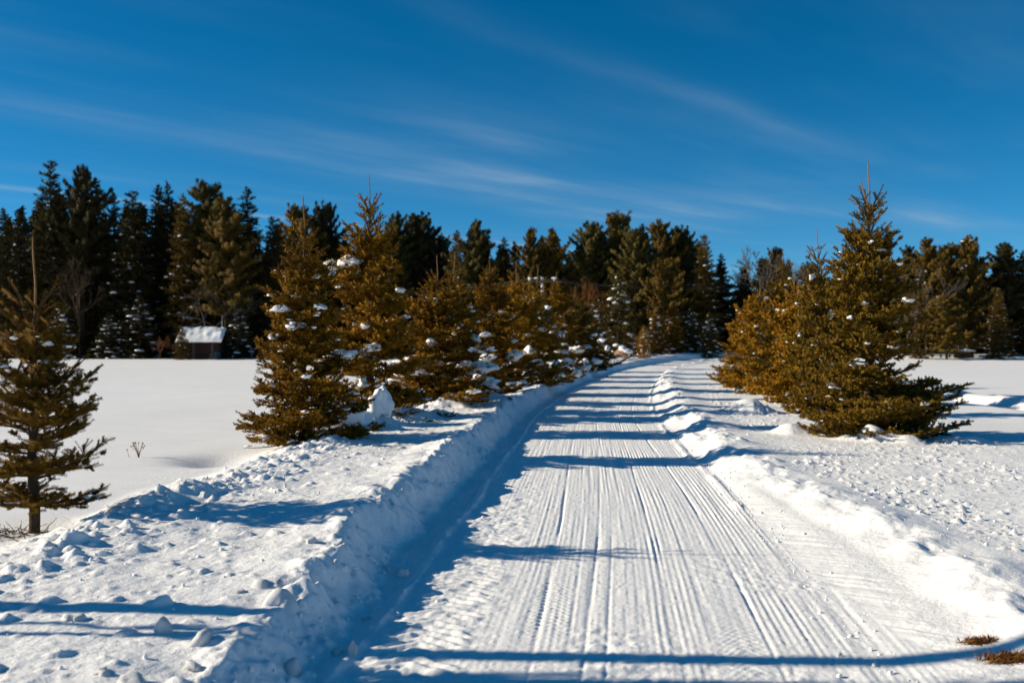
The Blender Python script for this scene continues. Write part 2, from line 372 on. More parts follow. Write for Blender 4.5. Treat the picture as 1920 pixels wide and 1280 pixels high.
strip('snow_field_left', grow_cols(-3.6, -130, 0.06, 1.11), SNOW_FIELD)
strip('snow_field_right', grow_cols(9.0, 130, 0.06, 1.09), SNOW_FIELD)
gV = [(-3000, -3000, -0.25), (3000, -3000, -0.25), (3000, 3000, -0.25), (-3000, 3000, -0.25)]
tag(link('ground', mesh_np('ground', gV, [(0, 1, 2, 3)], SNOW_FIELD)), kind='structure')

# ------------------------------------------------------------------ snow clods
def clod_mesh(seed, sub=3, flat=0.62, rough=0.52):
    bm = bmesh.new(); bmesh.ops.create_icosphere(bm, subdivisions=sub, radius=1.0)
    rs = np.random.default_rng(seed); k = rs.normal(size=(12, 3)) * np.repeat([1.3, 2.4, 4.5, 8.0], 3)[:, None]; ph = rs.uniform(0, 6.28, 12); am = np.repeat([0.8, 0.55, 0.35, 0.2], 3)
    for v in bm.verts:
        c = np.array(v.co); n = float((am * np.sin(k @ c + ph)).sum()) * rough * 0.5
        c = c * (1 + n); c[2] = c[2] * flat if c[2] > 0 else c[2] * flat * 0.45
        v.co = c
    me = bpy.data.meshes.new('snow_clod'); bm.to_mesh(me); bm.free()
    me.polygons.foreach_set('use_smooth', np.ones(len(me.polygons), bool)); me.materials.append(SNOW_SOFT); return me
CLODS = [clod_mesh(s) for s in range(7)]
TALL = [clod_mesh(40 + s, 3, 0.9, 0.42) for s in range(3)]
HEAPM = [clod_mesh(93 + s, 4, 0.8, 0.62) for s in range(2)]
SMALL = [clod_mesh(70 + s, 2, 0.6, 0.2) for s in range(4)]

# ------------------------------------------------------------------ conifers
def proto_spikes(n, spread, seed, wid=0.2, fwd=0.55, turns=2.4):
    rs = np.random.default_rng(seed); V = []; F = []
    for i in range(n):
        z = (i + 0.3) / n * 0.95; th = i * turns + rs.uniform(-.4, .4); r = spread * rs.uniform(0.8, 1.15)
        d = np.array([math.cos(th), math.sin(th)]); tq = np.array([-d[1], d[0]])
        b = d * 0.05; a0 = b + tq * wid; a1 = b - tq * wid; tip = d * r
        V += [(*a0, z), (*a1, z), (*tip, z + fwd * rs.uniform(0.6, 1.2) / max(n, 8) * 6)]
        F.append((3 * i, 3 * i + 1, 3 * i + 2))
    return np.array(V), np.array(F)
def place_shoots(P, D, L, W, proto, rs):
    pv, pf = proto; n = len(P); m = len(pv)
    a, b = frames(D); ro = rs.uniform(0, 6.283, n); c, s = np.cos(ro)[:, None], np.sin(ro)[:, None]
    a, b = a * c + b * s, b * c - a * s
    V = P[:, None] + L[:, None, None] * pv[None, :, 2:3] * D[:, None] + W[:, None, None] * (pv[None, :, 0:1] * a[:, None] + pv[None, :, 1:2] * b[:, None])
    F = (np.arange(n)[:, None, None] * m + pf[None]).reshape(-1, 3)
    return V.reshape(-1, 3), F
def nrm(v): return v / (np.linalg.norm(v, axis=-1, keepdims=True) + 1e-9)
def grow(seed, H, Rr, leader, gap, nb, low=0.05, prof=lambda f: f ** 0.85, e_top=52, e_low=-14, curl=22, seg=0.10, sp2=0.075,
         sp3=0.075, tert=True, inner=0.14, inter=True, sec=0.55, smax=0.6, wid=0.02, widj=0.25, extra=(), jit=0.25, tuft=None, asym=0.0, asym_az=0.0):
    rs = np.random.default_rng(seed)
    PP = []; DD = []; LL = []; WW = []; BP = []; BR = []; tips = []
    zt = H - leader; z0 = low * H
    def emit(p, d, l):
        k = len(p)
        if not k: return
        PP.append(p); DD.append(d); LL.append(l); WW.append(wid * (1 + widj * rs.uniform(-1, 1, k)))
    def along(p0, d, ln):
        n = np.maximum(1, np.round(ln / seg)).astype(int); mx = n.max()
        for j in range(mx):
            m = j < n; st = (ln / n)[m]
            dd = nrm(d[m] + np.array([0, 0, 0.10]) * j + rs.normal(0, 0.10, (m.sum(), 3)))
            emit(p0[m] + d[m] * (st * j)[:, None], dd, st * 1.15)
    def branch(z, az, L, e0, e1, thin=1.0):
        K = 8; t = np.linspace(0, 1, K); e = np.radians(e0 + (e1 - e0) * t ** 1.5); azs = az + rs.normal(0, 0.08) * t * 2
        step = np.stack([np.cos(e) * np.cos(azs), np.cos(e) * np.sin(azs), np.sin(e)], 1) * L / (K - 1)
        pts = np.concatenate([[[0, 0, z]], np.array([0, 0, z]) + np.cumsum(step[:-1], 0)])
        BP.append(pts); BR.append(np.linspace(0.006 + 0.009 * L, 0.003, K))
        def at(tt): return np.stack([np.interp(tt, t, pts[:, i]) for i in range(3)], 1)
        n = max(1, int(L * (1 - inner) / seg)); tm = inner + (1 - inner) * np.arange(n) / n
        p = at(tm); q = at(np.minimum(1, tm + (1 - inner) / n + 0.001)); emit(p, nrm(q - p), np.full(n, L * (1 - inner) / n * 1.15))
        tips.append((pts[-1], pts[5], L, z))
        ns = int(L * (1 - inner) / (sp2 * thin))
        if ns < 1: return
        ts = inner + (1 - inner) * (np.arange(ns) + rs.uniform(0, 1, ns)) / ns
        ts = np.repeat(ts, 2); sg = np.tile([1, -1], ns)
        p = at(ts); tg = nrm(at(np.minimum(1, ts + 0.05)) - at(np.maximum(0, ts - 0.05)))
        lat = nrm(np.cross(tg, np.array([0, 0, 1.0]) + 1e-4)); an = np.radians(rs.uniform(38, 62, len(ts))) * sg
        d = nrm(tg * np.cos(an)[:, None] + lat * np.sin(an)[:, None] + np.stack([np.zeros(len(ts))] * 2 + [rs.uniform(-0.18, 0.34, len(ts))], 1))
        ln = np.clip(sec * (1 - ts) * L + seg * 0.8, seg * 0.6, smax) * rs.uniform(0.65, 1.15, len(ts))
        along(p, d, ln)
        if tert and thin < 1.5:
            big = ln > seg * 1.5; p, d, ln = p[big], d[big], ln[big]
            if len(ln):
                cnt = np.maximum(1, (ln / sp3).astype(int)); ix = np.repeat(np.arange(len(ln)), cnt * 2)
                fr = rs.uniform(0.12, 0.92, len(ix)); s2 = np.where(rs.uniform(size=len(ix)) < .5, 1, -1)
                d0 = d[ix]; lat = nrm(np.cross(d0, np.array([0, 0, 1.0]) + 1e-4)); an = np.radians(rs.uniform(35, 60, len(ix))) * s2
                d3 = nrm(d0 * np.cos(an)[:, None] + lat * np.sin(an)[:, None] + np.stack([np.zeros(len(ix))] * 2 + [rs.uniform(-0.2, 0.45, len(ix))], 1))
                l3 = np.clip(0.5 * ln[ix] * (1 - fr) + seg * 0.4, seg * 0.6, 0.26)
                along(p[ix] + d0 * (ln[ix] * fr)[:, None], d3, l3)
    z = z0; ph = rs.uniform(0, 6)
    while z < zt - 0.04 * H * 0.5:
        f = (zt - z) / (zt - z0); Lw = Rr * prof(f)
        n = nb + rs.integers(-1, 2); ph += 1.1
        for k in range(n):
            az = ph + 6.283 * (k + rs.uniform(-.3, .3)) / n
            L = Lw * rs.uniform(1 - jit, 1 + jit * 0.7) * (1 + asym * math.cos(az - asym_az)) + 0.05
            e0 = e_top + (e_low - e_top) * f ** (0.55 if leader < 0.2 else 0.75) + rs.normal(0, 5)
            branch(z + rs.uniform(-.15, .15) * gap, az, L, e0, e0 + curl * rs.uniform(0.5, 1.3) * (1 if f > 0.25 or leader < 0.2 else 0.4), 2.0 if (f < 0.15 and leader > 0.2) else 1.0)
        if inter and (f > 0.14 or leader < 0.2):
            for k in range(int(nb * inter)):
                az = rs.uniform(0, 6.283); L = Lw * rs.uniform(0.35, 0.75) + 0.04; e0 = e_top + (e_low - e_top) * f ** 0.55 + rs.normal(0, 8)
                branch(z + gap * rs.uniform(0.25, 0.8), az, L, e0, e0 + curl)
        z += gap * rs.uniform(0.8, 1.15) * ((0.8 + 0.35 * f) if leader < 0.2 else (0.62 + 0.53 * f))
    if leader > 0.2:
        for k in range(5):
            branch(zt + rs.uniform(-.03, .03), ph + 1.256 * k + rs.uniform(-.2, .2), leader * rs.uniform(0.42, 0.62), rs.uniform(38, 55), 60, 3.0)
    for (zz, az, L, e0, e1) in extra: branch(zz, az, L, e0, e1)
    P = np.concatenate(PP); D = np.concatenate(DD); Lh = np.concatenate(LL); W_ = np.concatenate(WW)
    return dict(P=P, D=D, L=Lh, W=W_, BP=np.array(BP), BR=np.array(BR), tips=tips, H=H, zt=zt, leader=leader, rs=rs)
def conifer_meshes(name, g, proto, nmat, trunk_r, leaders=((0, 0, 1.0),), barkmat=BARK, sub_proto=None):
    rs = g['rs']
    keep = g['P'][:, 2] > 0.02
    V, F = place_shoots(g['P'][keep], g['D'][keep], g['L'][keep], g['W'][keep], proto, rs)
    crown = mesh_np(name + '_crown', V, F, nmat, False)
    H, zt = g['H'], g['zt']
    k = 9; t = np.linspace(0, 1, k); wob = rs.normal(0, 0.012 * H * 0.25, (k, 2)); wob[0] = 0; wob[-1] = 0
    tp = np.stack([wob[:, 0], wob[:, 1], t * zt - 0.15 * (t == 0)], 1)[None]
    Vt, Ft = tubes(tp, (trunk_r * (1 - t) ** 0.8 + max(0.012, trunk_r * 0.12))[None], 7)
    Vb, Fb = tubes(g['BP'], g['BR'] * 0.9, 4)
    trunk = mesh_np(name + '_trunk', np.concatenate([Vt, Vb]), np.concatenate([Ft, Fb + len(Vt)]), barkmat, True)
    lead = []
    for (lx, ly, fr) in leaders:
        if g['leader'] < 0.2: break
        L = g['leader'] * fr; kk = 7; tt = np.linspace(0, 1, kk)
        lp = np.stack([lx * tt + 0.012 * np.sin(tt * 5), ly * tt, zt - 0.03 + tt * L], 1)[None]
        V1, F1 = tubes(lp, np.linspace(0.0135 if H > 3 else 0.0105, 0.007 if H > 3 else 0.005, kk)[None], 6)
        n = int(L / 0.05); q = np.linspace(0.1, 1.0, n)
        P = np.stack([np.interp(q, tt, lp[0, :, i]) for i in range(3)], 1); D = np.tile(nrm(np.array([lx, ly, L])), (n, 1))
        V2, F2 = place_shoots(P, D, np.full(n, 0.05), np.linspace(0.024, 0.018, n), proto_spikes(12, 1.0, 3, 0.12, 0.5), rs)
        tri = np.concatenate([F1[:, [0, 1, 2]], F1[:, [0, 2, 3]], F2 + len(V1)])
        lead.append(mesh_np(name + '_leader', np.concatenate([V1, V2]), tri, LEADER, False))
    return dict(crown=crown, trunk=trunk, lead=lead, tips=g['tips'], H=H)
NEARDUST = {}
def dusting(v, seed, n, a0, a1, lift=0.08, sp=0.1, zmax=9.0):
    """small patches of snow caught on the boughs, one mesh"""
    rs = np.random.default_rng(seed); base = SMALL[0]
    bv = np.array([c.co[:] for c in base.vertices]); bf = np.array([p.vertices[:] for p in base.polygons])
    bm = bmesh.new(); bmesh.ops.create_icosphere(bm, subdivisions=1, radius=1); bv = np.array([q.co[:] for q in bm.verts]); bf = np.array([[q.index for q in f.verts] for f in bm.faces]); bm.free()
    G = Geo(); wt = np.array([t[2] * (t[3] < zmax * v['H']) for t in v['tips']]) ** 1.7; wt /= wt.sum()
    for i in range(n):
        tip, mid, L, z = v['tips'][rs.choice(len(v['tips']), p=wt)]; f = rs.uniform(-0.2, 0.82); p = mid + (tip - mid) * f + rs.normal(0, sp, 3) * (1, 1, 0)
        a = a0 + (a1 - a0) * rs.uniform() ** 3; an = rs.uniform(0, 6.28); c, s = math.cos(an), math.sin(an)
        q = bv * (1 + rs.uniform(-.3, .3, (len(bv), 1))) * (a * 1.5, a, a * 0.45); q = np.stack([q[:, 0] * c - q[:, 1] * s, q[:, 0] * s + q[:, 1] * c, q[:, 2] + lift], 1)
        G.add(q + p, bf)
    return G.mesh('snow_dusting', SNOW_SOFT, True)
def plant(v, label, x, y, z=None, rz=0.0, s=1.0, sz=None, name='spruce_tree', cat='tree', group=None, crown_mat=None, clumps=0, csize=(0.05, 0.12), seed=0, cl_low=0.0, cl_high=1.0, cam_side=0.0, skirt=0, dust_n=200):
    if z is None: z = gz(x, y)
    o = thing(name, label, cat, (x, y, z - 0.03), rz, group); o.scale = (s, s, sz or s)
    tr = link('trunk', v['trunk'], o)
    cr = link('crown', v['crown'], o)
    if crown_mat:
        cr.material_slots[0].link = 'OBJECT'; cr.material_slots[0].material = crown_mat
    for l in v['lead']: link('leader_shoot', l, o)
    rs = np.random.default_rng(seed + 1000)
    tips0 = [t for t in v['tips'] if t[2] > 0.35 and cl_low * v['H'] <= t[3] <= cl_high * v['H']]
    tips1 = [t for t in v['tips'] if t[2] > 0.5 and t[3] <= 0.30 * v['H']]
    if clumps and tips0:
        for i in range(clumps + skirt):
            tips = tips0 if i < clumps else tips1
            for _ in range(12):
                tip, mid, L, zz = tips[rs.integers(len(tips))]; f = rs.uniform(0.0, 0.85); p = mid + (tip - mid) * f
                wx = p[0] * math.cos(rz) - p[1] * math.sin(rz); wy = p[0] * math.sin(rz) + p[1] * math.cos(rz)
                if wy < cam_side * abs(L) or rs.uniform() < 0.15: break
            a = csize[0] + (csize[1] - csize[0]) * rs.uniform() ** (2.2 if i < clumps else 1.0)
            if i >= clumps: a *= 1.5
            an = math.atan2(tip[1] - mid[1], tip[0] - mid[0])
            link('snow_clump', CLODS[rs.integers(len(CLODS))], o, (p[0], p[1], p[2] + a * 0.12 + 0.01), (rs.normal(0, .2), rs.normal(0, .2), an + rs.normal(0, .3)),
                 (a * rs.uniform(0.9, 1.5), a * rs.uniform(0.7, 1.1), a * rs.uniform(0.8, 1.4)))
        if dust_n:
            key = (v['crown'].name, dust_n)
            if key not in NEARDUST: NEARDUST[key] = dusting(v, 77, dust_n, 0.010, 0.075, 0.015, 0.03, 0.62)
            tag(link('snow_dusting', NEARDUST[key], o), kind='stuff')
    return o

SP_NEAR = proto_spikes(48, 1.0, 1, 0.15, 0.7)
SP_MID = proto_spikes(16, 1.0, 2, 0.36, 0.6)
SP_FAR = proto_spikes(9, 1.0, 4, 0.30, 0.7)
SP_PUFF = proto_spikes(13, 1.0, 5, 0.26, 0.25)

# near and middle spruces
g = grow(11, 2.36, 0.50, 0.66, 0.19, 6, low=0.11, e_top=50, e_low=2, curl=26, seg=0.085, sp2=0.085, sp3=0.115, wid=0.022, inner=0.10, prof=lambda f: 0.40 + 0.70 * f ** 0.6, jit=0.35, inter=0.8,
         extra=((1.02, 0.1, 0.60, 24, 48), (0.85, -0.25, 0.58, 14, 38), (1.2, 2.9, 0.6, 25, 45), (1.25, 0.5, 0.45, 38, 55)))
V_EDGE = conifer_meshes('edge', g, SP_NEAR, NEEDLE_EDGE, 0.032)
g = grow(12, 3.35, 0.94, 0.66, 0.27, 6, low=0.02, e_top=50, e_low=-8, curl=30, seg=0.12, sp2=0.085, sp3=0.12, wid=0.029, prof=lambda f: 0.13 + 0.90 * f ** 0.72, jit=0.36, inter=0.8)
V_A = conifer_meshes('spruce_a', g, SP_MID, NEEDLE_GOLD, 0.055)
g = grow(13, 4.05, 1.42, 0.60, 0.29, 6, low=0.02, e_top=52, e_low=-8, curl=30, seg=0.13, sp2=0.10, sp3=0.145, wid=0.032, prof=lambda f: 0.10 + 0.92 * f ** 0.85, jit=0.40, inter=0.8)
V_B = conifer_meshes('spruce_b', g, SP_MID, NEEDLE_GOLD, 0.065)
g = grow(14, 4.30, 1.26, 0.80, 0.28, 7, low=0.02, e_top=52, e_low=-3, curl=32, seg=0.12, sp2=0.10, sp3=0.13, wid=0.030, prof=lambda f: 0.12 + 0.90 * f ** 0.78, jit=0.34, inter=0.7,
         extra=((0.55, 0.0, 1.55, 4, 26), (0.48, -0.22, 1.40, 2, 22), (0.62, 0.2, 1.35, 4, 26)))
V_C = conifer_meshes('spruce_c', g, SP_MID, NEEDLE_OLIVE, 0.075, leaders=((0, 0, 1.0), (-0.10, 0.02, 0.62)))
g = grow(15, 3.6, 1.48, 0.74, 0.29, 6, low=0.02, e_top=50, e_low=-8, curl=30, sp2=0.12, sp3=0.16, wid=0.038, seg=0.14, prof=lambda f: 0.12 + 0.92 * f ** 0.68, jit=0.42, inter=0.7)
V_D = conifer_meshes('spruce_d', g, SP_MID, NEEDLE_GOLD, 0.06)

def pxy(px, Y): return (px - 960) * Y / 1867.0
ROW = 'spruces planted in a row along the left of the track'
plant(V_EDGE, 'small sparse spruce with tall bare leader at the left edge of the picture', -3.72, 7.75, rz=0.0, clumps=7, csize=(0.015, 0.04), seed=1, cl_low=0.35, group=ROW, dust_n=45)
plant(V_A, 'golden spruce standing nearest the open left field, snow hollow at its foot', -2.82, 13.5, rz=0.4, clumps=17, csize=(0.035, 0.14), seed=2, cl_high=0.7, group=ROW, cam_side=-0.2)
plant(V_B, 'tallest spruce of the left row with pointed star-like top', -2.46, 17.2, rz=1.1, sz=1.05, clumps=19, csize=(0.035, 0.16), seed=3, cl_high=0.7, group=ROW, cam_side=-0.2)
left_row = [(V_D, 820, 20.6, 3.10, 'bushy golden spruce with fan of bare shoots right of the tallest left spruce'),
            (V_A, 852, 22.6, 3.30, 'spruce with single tall spike behind the fan-topped left spruce'),
            (V_B, 918, 25.6, 3.55, 'golden spruce with blunt ragged top halfway along the left row'),
            (V_D, 968, 29.8, 3.75, 'snow-laden low-skirted spruce in the far half of the left row'),
            (V_A, 1008, 34.5, 3.95, 'spruce in the left row standing just below the utility pole'),
            (V_B, 1044, 39.5, 4.10, 'second last full-sized spruce of the left row before the bend'),
            (V_D, 1078, 45.0, 3.90, 'last full-sized spruce of the left row before the bend'),
            (V_D, 1105, 52.0, 3.30, 'short dark spruce with snowy skirt where the track bends')]
for i, (v, px, Y, Ht, lab) in enumerate(left_row):
    s = Ht / v['H']
    plant(v, lab, pxy(px, Y), Y, rz=i * 2.3 + 0.7, s=s * 1.12, sz=s, crown_mat=NEEDLE_OLIVE if i in (1, 4, 6, 7) else None, clumps=24 if i < 5 else 16, csize=(0.04, 0.15), seed=10 + i, cl_high=0.55 if i != 3 else 0.4, skirt=22, group=ROW, cam_side=-0.1)
ROWR = 'spruces planted in a row along the right of the track'
plant(V_C, 'big olive spruce with twin leader and long low bough on the right', 5.52, 15.4, rz=0.0, clumps=14, csize=(0.02, 0.08), seed=30, group=ROWR, cam_side=-0.2, cl_high=0.45)
right_row = [(V_A, 1533, 20.6, 3.85, 'spruce with slim spike top close behind the big right spruce'),
             (V_D, 1490, 24.0, 3.35, 'broad golden spruce between the slim spiked one and the leftmost right spruces'),
             (V_B, 1468, 27.5, 4.05, 'tall golden spruce with bare tip in the middle of the right group'),
             (V_D, 1425, 31.5, 3.55, 'rounded golden spruce at the left side of the right group'),
             (V_D, 1395, 37.0, 3.10, 'lowest golden spruce at the left end of the right group')]
for i, (v, px, Y, Ht, lab) in enumerate(right_row):
    s = Ht / v['H']
    plant(v, lab, pxy(px, Y), Y, rz=i * 1.7 + 0.2, s=s * (0.80 if i == 0 else 0.88 if i == 1 else 1.0), sz=s, crown_mat=NEEDLE_OLIVE if i in (0, 2) else None, clumps=16, csize=(0.025, 0.09), seed=50 + i, cl_high=0.75, group=ROWR, cam_side=-0.1)

# ------------------------------------------------------------------ far conifers
def far_spruce(seed, H, Rr, gap=0.55, jit=0.35, prof=lambda f: 0.06 + 0.95 * f ** 0.8, low=0.03, wid=0.13):
    return grow(seed, H, Rr, 0.0, gap, 6, low=low, prof=prof, e_top=30, e_low=-22, curl=24, seg=0.34, sp2=0.42, tert=False, inner=0.12, inter=True, sec=0.55, smax=1.2, wid=wid, jit=jit)
def far_pine(seed, H, Rr, low=0.12, gap=0.75, nb=6, wid=0.22):
    return grow(seed, H, Rr, 0.0, gap, nb, low=low, prof=lambda f: 0.15 + 1.0 * math.sin(min(1, f * 1.25 + 0.05) * math.pi * 0.62), e_top=40, e_low=0, curl=26, seg=0.30, sp2=0.32, tert=False, inner=0.22, inter=True, sec=0.5, smax=0.9, wid=wid, jit=0.45)
FS = [conifer_meshes('far_spruce', far_spruce(100 + i, 14, (2.6, 3.1, 2.2)[i], (0.6, 0.62, 0.5)[i]), SP_FAR, NEEDLE_DARK, 0.17) for i in range(3)]
FP = [conifer_meshes('far_pine', far_pine(110 + i, 12, (3.3, 2.8, 3.8)[i], (0.15, 0.3, 0.1)[i]), SP_PUFF, NEEDLE_PINE, 0.19) for i in range(3)]
FB = conifer_meshes('young_spruce', far_spruce(120, 5, 1.7, 0.36, 0.3, wid=0.10), SP_FAR, NEEDLE_BROWN, 0.08)
DUST = {}
for k, v in enumerate(FS + FP + [FB]): DUST[id(v)] = (dusting(v, 200 + k, 45, 0.06, 0.20), dusting(v, 220 + k, 130, 0.07, 0.26)) if v is not FB else (dusting(v, 240, 25, 0.05, 0.15), dusting(v, 241, 110, 0.05, 0.24))
WOOD = 'trees along the edge of the wood'
def nearer(px, Y): return Y - float(np.interp(px, [835, 855, 1600, 1700], [0, 17, 17, 21])) if Y > 90 else Y - float(np.interp(px, [835, 855, 1195, 1205], [0, 10, 10, 11]))
def far(v, label, px, py, Y, name, m=None, dust=0, rz=None, sx=1.0):
    Y = nearer(px, Y); z = gz(pxy(px, Y), Y, False) - 0.05
    Ht = (CAMZ - z) + (640 - py) * Y / 1867.0
    s = Ht / v['H']; x = pxy(px, Y)
    o = thing(name, label, 'tree', (x, Y, z), rz if rz is not None else (px * 0.37) % 6.28, WOOD)
    o.scale = (s * sx, s * sx, s)
    link('trunk', v['trunk'], o); c = link('crown', v['crown'], o)
    if m: c.material_slots[0].link = 'OBJECT'; c.material_slots[0].material = m
    if dust: tag(link('snow_dusting', DUST[id(v)][dust - 1], o), kind='stuff')
    return o
S, P_ = 'spruce_tree', 'pine_tree'
far_list = [
 (FS[2], 'narrow dark spruce at the very left edge of the wood', 6, 388, 88, S, None, 1, 0.9),
 (FS[1], 'dark spruce with snow-lined boughs behind the sparse left spruce', 36, 396, 90, S, None, 2, 0.8),
 (FS[1], 'tallest dark spruce of the wood at upper left', 94, 300, 90, S, None, 1, 0.85),
 (FP[1], 'tall thin-crowned tree with gaps right of the tallest wood spruce', 156, 326, 90, P_, NEEDLE_DARK, 1, 0.62),
 (FS[2], 'slender dark spruce touching the thin-crowned tall tree', 179, 331, 92, S, None, 0, 1.0),
 (FS[0], 'short dark spruce left of the evenly pointed one', 213, 361, 92, S, None, 1, 0.8),
 (FS[1], 'evenly pointed dark spruce between two taller trees above the snowy boughs', 248, 356, 89, S, None, 2, 0.95),
 (FS[2], 'left of the twin-topped dark spruces above the shed', 297, 344, 92, S, None, 0, 0.9),
 (FS[0], 'right of the twin-topped dark spruces above the shed', 314, 341, 92, S, None, 1, 0.75),
 (FS[0], 'ragged brownish spruce with snowy boughs left of the shed roof', 342, 364, 88, S, NEEDLE_BROWN, 2, 0.8),
 (FP[0], 'round-topped dark pine rising straight above the shed', 391, 354, 92, P_, None, 0, 0.8),
 (FP[1], 'yellowish open pine leaning over the right of the shed', 424, 385, 86.5, P_, NEEDLE_BROWN, 1, 0.85),
 (FS[0], 'dark layered spruce left of the golden field spruce', 464, 352, 91, S, None, 1, 1.0),
 (FS[1], 'lower dark spruce behind the golden field spruce', 512, 405, 92, S, None, 0, 1.0),
 (FP[0], 'thin pine top seen behind the golden spruce leader', 560, 396, 96, P_, NEEDLE_BROWN, 0, 0.7),
 (FP[2], 'dark dome-topped pine between the two front left spruces', 607, 393, 98, P_, NEEDLE_DARK, 0, 0.6),
 (FS[0], 'dark spruce shoulder just left of the star-topped spruce', 645, 432, 96, S, None, 0, 1.1),
 (FP[1], 'feathery pine just right of the star-topped spruce', 742, 410, 100, P_, None, 0, 0.7),
 (FP[2], 'broad dark pine right of the star-topped spruce', 783, 411, 102, P_, NEEDLE_DARK, 1, 0.75),
 (FP[0], 'low dark pine under the gap in the tree line', 822, 450, 104, P_, NEEDLE_DARK, 1, 0.8),
 (FS[2], 'brownish spruce left of the bottlebrush-topped pine', 857, 430, 100, S, NEEDLE_BROWN, 1, 1.0),
 (FP[1], 'pine with square bottlebrush top above the left row', 892, 424, 104, P_, NEEDLE_PINE, 0, 0.8),
 (FS[0], 'small pointed spruce standing alone against the contrail', 945, 446, 104, S, NEEDLE_PINE, 1, 1.0),
 (FP[1], 'left of three brown pine tops above the utility pole', 995, 437, 102, P_, NEEDLE_BROWN, 1, 0.6),
 (FS[2], 'middle of three brown pine tops above the utility pole', 1016, 440, 103, P_, NEEDLE_BROWN, 0, 1.0),
 (FP[1], 'right of three brown pine tops above the utility pole', 1036, 439, 104, P_, NEEDLE_BROWN, 1, 0.7),
 (FP[2], 'broad dark pine at the left of the domed clump above the bend', 1112, 428, 104, P_, None, 1, 0.85),
 (FP[0], 'highest dome-topped pine of the clump above the bend', 1158, 409, 106, P_, NEEDLE_PINE, 1, 0.9),
 (FS[2], 'slim top poking out right of the highest dome', 1204, 418, 106, S, None, 0, 1.0),
 (FP[2], 'dark green rounded pine in the middle of the domed clump', 1192, 440, 100, P_, NEEDLE_PINE, 0, 0.7),
 (FP[0], 'feathery brown pine right of the dark rounded one', 1240, 424, 104, P_, NEEDLE_BROWN, 0, 0.75),
 (FP[2], 'right-hand shoulder pine of the domed clump', 1276, 434, 105, P_, None, 0, 0.6),
 (FP[2], 'golden soft-needled pine in front of the domed clump', 1250, 492, 95, P_, NEEDLE_BROWN, 1, 0.85),
 (FS[1], 'pointed dark spruce at the right end of the domed clump', 1321, 439, 102, S, NEEDLE_BROWN, 2, 0.95),
 (FS[0], 'lower dark spruce right of the pointed one', 1352, 476, 104, S, None, 1, 1.0),
 (FS[1], 'dark spruce behind the left end of the right group', 1392, 500, 104, S, None, 1, 1.0),
 (FP[0], 'dark pine half hidden by the bare rounded tree', 1455, 472, 108, P_, NEEDLE_DARK, 0, 0.7),
 (FP[2], 'dark pine behind the spiked right spruce', 1520, 500, 108, P_, NEEDLE_DARK, 0, 0.8),
 (FS[1], 'dark spruce seen left of the big right spruce top', 1570, 500, 106, S, NEEDLE_DARK, 0, 1.0),
 (FP[1], 'spiky dark pine just right of the big right spruce', 1703, 470, 100, P_, NEEDLE_DARK, 0, 0.8),
 (FP[1], 'brown-black pine with forked top at right', 1738, 456, 98, P_, NEEDLE_BROWN, 1, 0.9),
 (FP[0], 'low rounded pine between the forked and the tall right pines', 1775, 466, 97, P_, NEEDLE_BROWN, 1, 0.75),
 (FP[2], 'tall pine with upswept branches at the right', 1813, 453, 97, P_, NEEDLE_BROWN, 2, 0.7),
 (FP[1], 'pine near the right edge with a level flat top', 1885, 464, 98, P_, NEEDLE_DARK, 1, 0.95),
 (FS[1], 'snow-flecked golden spruce low at the right edge of the wood', 1872, 540, 93, S, NEEDLE_BROWN, 2, 1.15),
 (FS[0], 'dark spruce cut off by the right edge of the picture', 1918, 470, 98, S, NEEDLE_DARK, 1, 1.1),
 (FP[0], 'short brown pine filling the right wood edge below the tall ones', 1775, 560, 92, P_, NEEDLE_BROWN, 1, 1.3),
 (FS[0], 'short brown spruce behind the right bough of the big spruce', 1725, 545, 93, S, NEEDLE_BROWN, 1, 1.2),
]
for (v, lab, px, py, Y, nm, m, du, sx) in far_list: far(v, lab, px, py, Y, nm, m, du, None, sx)
young = [
 (FB, 'young snow-capped spruce standing dark against the wood before the bend', 1160, 516, 85, NEEDLE_PINE, 2, 0.85),
 (FB, 'olive young spruce in front of the brown thicket at the bend', 1092, 575, 76, NEEDLE_PINE, 2, 0.95),
 (FB, 'small golden spruce between boulder and bush-like spruces', 1207, 612, 80, NEEDLE_GOLD, 2, 0.9),
 (FB, 'dark snowy spruce at the right end of the bush-like spruces', 1330, 590, 86, NEEDLE_PINE, 2, 1.0),
 (FB, 'brown young spruce left of the snow-capped one', 1118, 560, 82, NEEDLE_BROWN, 2, 0.9),
 (FB, 'left bush-like spruce beyond the end of the track', 1232, 580, 87, NEEDLE_GOLD, 2, 1.0),
 (FB, 'middle bush-like spruce beyond the end of the track', 1262, 572, 88, NEEDLE_GOLD, 2, 1.0),
 (FB, 'right bush-like spruce beyond the end of the track, heavy with snow', 1296, 578, 88, NEEDLE_PINE, 2, 0.9),
 (FB, 'dark snowy spruce in the shade right of the shed', 448, 585, 84.5, NEEDLE_DARK, 2, 1.25),
 (FB, 'low snow-edged spruce left of the shed', 262, 560, 85, NEEDLE_DARK, 2, 1.3),
 (FB, 'small golden conifer bending over the left corner of the shed', 340, 612, 82, NEEDLE_BROWN, 1, 0.9),
 (FB, 'low dark spruce under the tallest wood spruce', 118, 570, 86, NEEDLE_DARK, 2, 1.2),
 (FB, 'low snowy spruce at the foot of the evenly pointed spruce', 205, 590, 85, NEEDLE_DARK, 2, 1.4),
]
for (v, lab, px, py, Y, m, du, sx) in young: far(v, lab, px, py, Y, 'young_spruce', m, du, None, sx)

